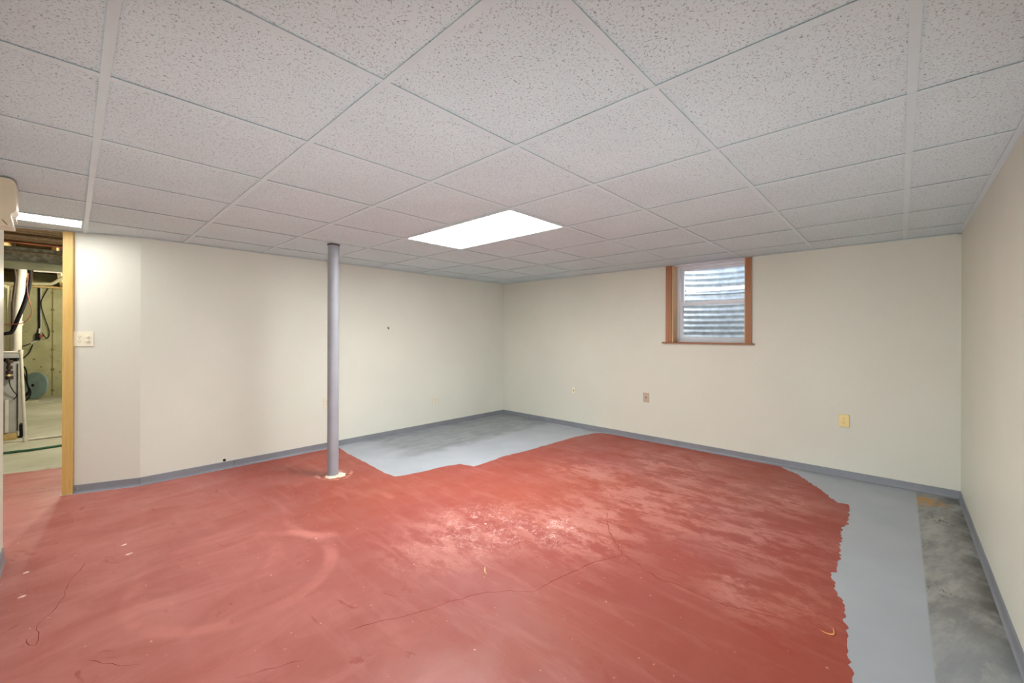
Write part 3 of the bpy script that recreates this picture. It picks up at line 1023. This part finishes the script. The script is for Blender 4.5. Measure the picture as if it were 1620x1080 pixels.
# ------------------------------------------------------------------ cream unit high on the near wall
UY0, UY1 = 3.315, 3.475
unit = empty('wall_unit', (XN, (UY0 + UY1) / 2, 1.82), 'cream plastic wall unit with rounded top, high left of the doorway', 'wall unit')
def unit_prof(d):
    """side profile in x (out of wall) and z"""
    pr = [(0.0, 1.818), (0.0, 2.060), (0.030 * d, 2.061)]
    for k in range(7):
        a = math.pi / 2 * (1 - k / 6)
        pr.append((0.066 * d - 0.030 + 0.030 * math.cos(a), 2.031 + 0.030 * math.sin(a)))
    pr += [(0.066 * d, 1.905), (0.060 * d, 1.893), (0.048 * d, 1.880), (0.048 * d, 1.862), (0.052 * d, 1.845), (0.056 * d, 1.825), (0.054 * d, 1.818)]
    return pr
def unit_shell(y0, y1, d):
    bm = bmesh.new()
    pr = unit_prof(d)
    A = [bm.verts.new((XN + 0.001 + a, y0, z)) for a, z in pr]
    B = [bm.verts.new((XN + 0.001 + a, y1, z)) for a, z in pr]
    bm.faces.new(A); bm.faces.new(B[::-1])
    for i in range(len(pr)):
        j = (i + 1) % len(pr)
        bm.faces.new([A[i], B[i], B[j], A[j]])
    return bm
part('housing', unit_shell(UY0 + 0.006, UY1, 1.0), M['unit_lit'], unit, True, 30)
part('end_cap', unit_shell(UY0, UY0 + 0.005, 0.985), M['unit'], unit, True, 30)
bm = bmesh.new(); obox(bm, Vector((XN + 0.054, UY0, 1.868)), Vector((1, 0, 0)), Vector((0, 1, 0)), Vector((0, 0, 1)), (0, 0.012), (0.0, 0.15), (-0.012, 0.0), 0.003)
part('louver', bm, M['unit_lit'], unit)
bm = bmesh.new(); tube(bm, [(XN + 0.022, UY0 - 0.0006, 1.846), (XN + 0.038, UY0 - 0.0006, 1.822)], 0.0022, 6); part('seam', bm, M['slot_soft'], unit)

# ------------------------------------------------------------------ utility room beyond the doorway
bm = bmesh.new()
box(bm, -3.2, 0.9, 12.2, 12.45, 0, DECK)
wall_far = struct('wall_far', bm, M['foundation'])
bm = bmesh.new(); box(bm, -3.2, -3.0, 6.4, 12.2, 0, DECK); struct('wall_utility_left', bm, M['foundation'])
bm = bmesh.new(); box(bm, -3.2, -1.65, 6.4, 6.5, 0, DECK); struct('wall_utility_near', bm, M['foundation'])
bm = bmesh.new(); box(bm, 0.9, 1.02, YL + 0.12, 12.45, 0, DECK); struct('wall_utility_right', bm, M['foundation'])
# form seam with tie marks, and pits
bm = bmesh.new(); box(bm, -0.276, -0.258, 12.194, 12.201, 0.03, 2.14)
done('form_seam', bm, M['seam'], wall_far)
for x, z, w in ((-0.268, 2.057, .022), (-0.267, 1.72, .028), (-0.266, 1.295, .024), (-0.266, 0.933, .028), (-0.265, 0.546, .030), (-0.264, 0.134, .026), (-0.502, 0.756, .02), (-0.413, 0.604, .014), (-0.163, 0.49, .016)):
    bm = bmesh.new(); cyl(bm, (x, 12.2005, z), (0, -1, 0), w, 0.008, 10, w * 0.7); done('tie_mark', bm, M['seam'], wall_far)

# joists near the doorway run across it, the far ones run away from it
for y in (5.22, 5.44, 5.66, 5.88, 6.10):
    bm = bmesh.new(); box(bm, -1.6, 0.88, y, y + 0.038, 2.125, DECK); done('joist', bm, M['dark_lumber'], ceiling)
bm = bmesh.new(); box(bm, -1.6, 0.88, 5.30, 5.36, 2.125, 2.145); done('strapping', bm, M['dark_lumber'], ceiling)
for k, x in enumerate((-1.30, -0.92, -0.54, -0.16, 0.22)):
    bm = bmesh.new(); box(bm, x, x + 0.038, 7.0, 12.19, 2.16, DECK); done('joist', bm, M['lumber'], ceiling)
bm = bmesh.new(); box(bm, -1.6, 0.88, 12.05, 12.2, 2.135, 2.172); done('sill_plate', bm, M['lumber'], ceiling)

dk = empty('air_duct', (-0.4, 6.55, 1.98), 'boxy grey duct under the joists beyond the doorway', 'duct')
bm = bmesh.new(); box(bm, -1.6, 0.86, 6.2, 6.88, 1.966, 2.10, 0.004); part('duct_wrap', bm, M['duct_wrap'], dk)
bm = bmesh.new(); box(bm, -1.6, 0.86, 6.19, 6.89, 1.952, 1.970, 0.003); part('duct_bottom', bm, M['duct'], dk)
bm = bmesh.new(); box(bm, -1.6, 0.86, 6.18, 6.21, 2.050, 2.058, 0.002); part('seam', bm, M['dark_lumber'], dk)

def pipe(name, pts, r, mat, label, cat, smooth=True, seg=12, group=None):
    P = smooth_path(pts) if smooth else [Vector(p) for p in pts]
    bm = bmesh.new()
    tube(bm, P, r, seg)
    o = done(name, bm, mat, None, True, 50)
    return tag(o, label, cat, group)

pipe('copper_pipe', [(-1.6, 5.98, 2.11), (0.85, 5.98, 2.11)], 0.011, M['copper'], 'thin copper pipe under the joists just inside the doorway', 'pipe', False)
pipe('drain_pipe', [(-1.5, 5.56, 2.11), (-0.2, 5.56, 2.11), (0.85, 5.56, 2.11)], 0.014, M['dark_lumber'], 'thin brown pipe strapped under the first joist', 'pipe', False)

# furnace
fu = empty('furnace', (-0.80, 8.0, 0.0), 'tall grey furnace cabinet seen at the left of the doorway', 'furnace')
bm = bmesh.new(); box(bm, -1.16, -0.436, 7.70, 8.35, 0.075, 0.925, 0.006); part('cabinet', bm, M['furnace'], fu)
bm = bmesh.new(); box(bm, -1.12, -0.45, 7.72, 8.33, 0.925, 0.968, 0.003); part('plenum_gap', bm, M['black'], fu)
bm = bmesh.new(); box(bm, -1.16, -0.436, 7.69, 8.35, 0.968, 1.03, 0.004); part('plenum', bm, M['furnace'], fu)
bm = bmesh.new(); box(bm, -0.541, -0.513, 7.672, 7.699, 0.09, 0.475, 0.003); part('white_strip', bm, M['pvc'], fu)['label'] = 'white upright strip on the front'
bm = bmesh.new(); box(bm, -0.452, -0.440, 7.693, 7.70, 0.10, 0.90, 0.002); part('door_seam', bm, M['slot'], fu)
wb = bmesh.new(); box(wb, -0.66, -0.452, 7.665, 7.80, 0.0, 0.074, 0.004)
tag(done('wood_block', wb, M['lumber']), 'short wood block under the front corner of the grey furnace', 'wood block')
wb = bmesh.new(); box(wb, -0.434, -0.405, 7.74, 7.90, 0.0, 0.16, 0.004)
tag(done('furnace_support', wb, M['black']), 'dark block under the furnace corner beside the white pipe foot', 'support')

gv = empty('gas_valve', (-0.506, 7.668, 0.73), 'dark brass gas valve with black tail on the furnace front', 'valve')
bm = bmesh.new(); tube(bm, [(-0.525, 7.672, 0.96), (-0.512, 7.672, 0.90), (-0.506, 7.672, 0.73)], 0.014, 10); part('valve_pipe', bm, M['dark_brown'], gv, True)
for z, r in ((0.93, 0.03), (0.86, 0.026), (0.80, 0.03), (0.74, 0.032)):
    bm = bmesh.new(); cyl(bm, (-0.507, 7.668, z - 0.02), (0, 0, 1), r, 0.038, 10); part('fitting', bm, M['dark_brown'], gv, True, 40)
bm = bmesh.new(); cyl(bm, (-0.505, 7.638, 0.77), (0, -1, 0), 0.014, 0.012, 10); part('brass_cap', bm, M['yellow_plastic'], gv)
bm = bmesh.new(); tube(bm, smooth_path([(-0.508, 7.66, 0.71), (-0.500, 7.66, 0.65), (-0.475, 7.67, 0.575), (-0.452, 7.68, 0.53), (-0.458, 7.68, 0.50), (-0.478, 7.68, 0.478)]), 0.0045, 6); part('tail', bm, M['black'], gv, True)

fl = empty('flue_pipe', (-0.455, 7.6, 1.0), 'wide white plastic flue pipe rising above the furnace', 'pipe')
bm = bmesh.new(); tube(bm, [(-0.455, 7.76, 1.031), (-0.455, 7.76, 1.37)], 0.040, 18); part('lower_pipe', bm, M['pvc'], fl, True, 50)
bm = bmesh.new(); cyl(bm, (-0.455, 7.76, 1.36), (0.02, 0, 1), 0.048, 0.05, 18); part('coupling', bm, M['pvc'], fl, True, 50)
bm = bmesh.new(); tube(bm, [(-0.455, 7.76, 1.40), (-0.418, 7.76, 2.05), (-0.415, 7.76, 2.15)], 0.038, 18); part('upper_pipe', bm, M['pvc'], fl, True, 50)
pipe('vent_pipe', [(-0.525, 7.8, 1.04), (-0.525, 7.8, 1.76), (-0.54, 7.8, 1.81), (-0.60, 7.8, 1.83), (-0.9, 7.8, 1.83)], 0.022, M['pvc_yellow'], 'yellowed plastic pipe with elbow left of the wide flue', 'pipe')
pipe('insulated_line', [(-0.336, 7.3, 2.06), (-0.336, 7.3, 1.861), (-0.368, 7.3, 1.641), (-0.424, 7.3, 1.422), (-0.462, 7.3, 1.29), (-0.50, 7.3, 1.262), (-0.60, 7.3, 1.25)], 0.019, M['black'], 'thick black insulated line slanting down across the white flue', 'pipe')
pipe('flexible_pipe', [(-0.470, 7.5, 2.43), (-0.462, 7.5, 2.06), (-0.452, 7.5, 1.90), (-0.458, 7.5, 1.80), (-0.473, 7.5, 1.608), (-0.473, 7.5, 1.425), (-0.477, 7.5, 1.25)], [0.011] * 31, M['dark_brown'], 'thin dark brown flexible pipe hanging beside the flue', 'pipe')
pipe('control_wire', [(-0.345, 7.25, 1.95), (-0.352, 7.25, 1.80), (-0.345, 7.25, 1.68), (-0.323, 7.25, 1.568), (-0.319, 7.25, 1.496), (-0.342, 7.25, 1.43), (-0.388, 7.25, 1.379), (-0.46, 7.25, 1.365), (-0.56, 7.25, 1.362)], 0.0042, M['red_wire'], 'thin reddish wire looping across the black line', 'wire', True, 8)
cp = empty('condensate_pipe', (-0.38, 7.45, 0.0), 'thin white condensate pipe standing right of the grey furnace', 'pipe')
bm = bmesh.new(); tube(bm, [(-0.408, 7.45, 1.05), (-0.372, 7.45, 0.02)], 0.015, 12); part('riser', bm, M['pvc'], cp, True, 50)
bm = bmesh.new(); tube(bm, [(-0.62, 7.45, 1.049), (-0.408, 7.45, 1.045)], 0.014, 12); part('cross_pipe', bm, M['pvc'], cp, True, 50)
bm = bmesh.new(); cyl(bm, (-0.373, 7.45, 0.0), (0, 0, 1), 0.022, 0.06, 12); part('foot', bm, M['pvc'], cp, True, 50)
bm = bmesh.new(); cyl(bm, (-0.408, 7.45, 1.022), (0, 0, 1), 0.020, 0.05, 12); part('elbow', bm, M['pvc'], cp, True, 50)
pipe('floor_pipe', [(-0.345, 7.47, 0.014), (0.6, 7.47, 0.014)], 0.013, M['pvc'], 'white plastic pipe lying on the concrete floor', 'pipe', False)
pipe('garden_hose', [(-1.2, 6.86, 0.014), (-0.48, 6.82, 0.014), (-0.28, 6.80, 0.014), (-0.08, 6.83, 0.014), (0.5, 6.92, 0.014)], 0.0125, M['green_hose'], 'green hose lying across the concrete floor beyond the doorway', 'hose')
pipe('overhead_pipe', [(-0.345, 8.2, 2.085), (0.6, 8.2, 2.098)], 0.024, M['pvc'], 'straight white pipe overhead just behind the duct', 'pipe', False)
pipe('bent_pipe', [(-1.2, 9.0, 1.945), (-0.657, 9.0, 1.95), (-0.27, 9.0, 1.975), (-0.21, 9.0, 1.982), (-0.167, 9.0, 2.012), (-0.111, 9.0, 2.072), (-0.02, 9.0, 2.15)], 0.022, M['pvc_yellow'], 'yellowed overhead pipe bending upward beside the concrete wall', 'pipe')

# things on the concrete wall
ob = empty('junction_box', (-0.445, 12.2, 1.19), 'dark wall outlet box with red cap on the concrete wall', 'outlet box')
bm = bmesh.new(); box(bm, -0.485, -0.425, 12.13, 12.2, 1.125, 1.255, 0.006); part('box_body', bm, M['black'], ob)
bm = bmesh.new(); cyl(bm, (-0.408, 12.18, 1.205), (0, -1, 0), 0.028, 0.05, 12); part('red_cap', bm, M['red_paint_dot'], ob)
bm = bmesh.new(); box(bm, -0.445, -0.428, 12.15, 12.19, 1.255, 1.35, 0.003); part('plug', bm, M['pvc'], ob)
pipe('power_cable', [(-0.441, 12.17, 2.19), (-0.440, 12.17, 1.85), (-0.440, 12.17, 1.589), (-0.436, 12.17, 1.40), (-0.450, 12.17, 1.27)], 0.014, M['black'], 'thick black cable running down the concrete wall to the dark box', 'cable')
pipe('conduit', [(-0.420, 12.185, 2.16), (-0.418, 12.185, 1.5), (-0.424, 12.185, 1.28)], 0.009, M['grey_conduit'], 'pale thin conduit beside the thick black cable', 'conduit')
pipe('loose_cord', [(-0.302, 12.16, 2.19), (-0.376, 12.16, 1.999), (-0.416, 12.16, 1.836), (-0.375, 12.16, 1.591), (-0.316, 12.16, 1.345), (-0.308, 12.16, 1.221), (-0.341, 12.16, 1.158), (-0.372, 12.10, 1.208), (-0.395, 12.10, 1.27)], 0.007, M['black'], 'thin dark cord looping on the concrete wall right of the box', 'cord', True, 8)
pipe('marker_strip', [(-0.455, 12.18, 1.122), (-0.545, 12.18, 1.062)], 0.014, M['grey_conduit'], 'short pale strip slanting below the dark box', 'strip', False, 8)
pipe('slack_cord', [(-0.545, 12.17, 1.062), (-0.60, 12.17, 1.03), (-0.68, 12.17, 1.0)], 0.007, M['black'], 'short dark cord running left from the pale strip', 'cord', True, 8)
pipe('hanging_cord', [(-0.519, 12.15, 1.04), (-0.558, 12.15, 0.892), (-0.613, 12.15, 0.809), (-0.66, 12.15, 0.74)], 0.008, M['black'], 'dark cord drooping from the pale strip towards the furnace', 'cord', True, 8)
lid = empty('round_lid', (-0.475, 12.05, 0.27), 'big round blue-grey lid with a dark hole against the concrete wall', 'lid')
ln = Vector((-0.74, -0.66, 0.10)).normalized()
bm = bmesh.new(); cyl(bm, (-0.475, 12.05, 0.262), ln, 0.25, 0.022, 48); part('disc', bm, M['lid'], lid, True, 30)
lu = Vector((0, 0, 1)).cross(ln).normalized()
bm = bmesh.new(); cyl(bm, Vector((-0.475, 12.05, 0.262)) + ln * 0.022 - lu * 0.03, ln, 0.028, 0.003, 16); part('hole', bm, M['grime'], lid)
pipe('extension_cord', [(-0.64, 11.75, 0.66), (-0.60, 11.75, 0.63), (-0.575, 11.75, 0.52), (-0.568, 11.75, 0.33), (-0.53, 11.75, 0.20), (-0.53, 11.75, 0.12), (-0.57, 11.75, 0.03), (-0.62, 11.75, 0.012)], 0.011, M['black'], 'black cord hanging in a loop in front of the round lid', 'cord', True, 8)
pipe('plug_lead', [(-0.64, 11.78, 0.60), (-0.60, 11.78, 0.47), (-0.565, 11.78, 0.29), (-0.55, 11.78, 0.20), (-0.575, 11.78, 0.10)], [0.010] * 17 + [0.022] * 4, M['black'], 'short black lead with a plug beside the hanging loop', 'cord', True, 8)
bm = bmesh.new(); prism(bm, [(-0.68, 11.55), (-0.42, 11.62), (-0.43, 11.70), (-0.68, 11.66)], 0.0, 0.014)
tag(done('flat_board', bm, M['pvc_yellow']), 'pale flat board on the floor before the round lid', 'board')
bm = bmesh.new(); prism(bm, [(-0.50, 11.30), (-0.24, 11.42), (-0.25, 11.45), (-0.50, 11.35)], 0.0, 0.010)
tag(done('thin_lath', bm, M['grey_conduit']), 'thin pale lath on the floor beyond the furnace', 'board')

# ------------------------------------------------------------------ debris on the red floor
FL = 0.0016
def splinter(name, pts, r, mat, label, cat='splinter'):
    bm = bmesh.new()
    P = smooth_path(pts, 3)
    n = len(P)
    tube(bm, P, [max(0.0006, r * (1 - abs(2 * i / (n - 1) - 0.9) * 0.75)) for i in range(n)], 6)
    return tag(done(name, bm, mat), label, cat)
splinter('wood_splinter', [(1.545, 1.648, FL + .003), (1.528, 1.630, FL + .005), (1.512, 1.612, FL + .004), (1.506, 1.590, FL + .002)], 0.0042, M['straw'], 'pale wood splinter lying on the red floor, nearest the middle of the room')
splinter('wood_splinter', [(2.262, 0.208, FL + .004), (2.236, 0.202, FL + .004), (2.214, 0.204, FL + .004), (2.206, 0.226, FL + .003), (2.212, 0.246, FL + .003)], 0.0032, M['orange_splinter'], 'bent orange splinter on the red floor by the ragged right edge')
def chip(x, y, s, a, label, seed):
    rn = random.Random(seed)
    pts = [(x + s * rn.uniform(.6, 1.1) * math.cos(a + t) * (1.8 if k % 3 == 0 else 0.8), y + s * rn.uniform(.6, 1.1) * math.sin(a + t)) for k, t in enumerate([2 * math.pi * i / 6 for i in range(6)])]
    bm = bmesh.new(); prism(bm, pts, FL, FL + 0.003)
    return tag(done('paint_chip', bm, M['chip']), label, 'paint chip')
chip(0.218, 3.391, 0.010, 0.5, 'pale paint chip on the red floor, farther of a close pair', 1)
chip(0.226, 3.231, 0.010, 0.5, 'pale paint chip on the red floor, nearer of a close pair', 2)
chip(-0.165, 3.372, 0.010, 0.4, 'pale paint chip on the red floor nearest the left edge', 3)
chip(-0.160, 3.080, 0.009, 0.4, 'pale paint chip on the red floor by the thin crack', 4)
chip(1.900, 2.020, 0.008, 0.7, 'tiny pale chip on the red floor between the splinter and the light patch', 5)

# ------------------------------------------------------------------ lamps
def lamp(name, kind, loc, watts, size, col=(1, 1, 1)):
    ld = bpy.data.lights.new(name, kind)
    ld.energy = watts
    ld.color = col
    ld.shadow_soft_size = size
    lo = bpy.data.objects.new(name, ld)
    COL.objects.link(lo)
    lo.location = loc
    return lo
lamp('utility_bulb', 'POINT', (0.45, 7.0, 1.9), LIGHT_UTIL, 0.04, (1.0, 0.95, 0.80))
lamp('utility_bulb', 'POINT', (0.45, 10.3, 2.0), LIGHT_UTIL, 0.04, (1.0, 0.95, 0.80))
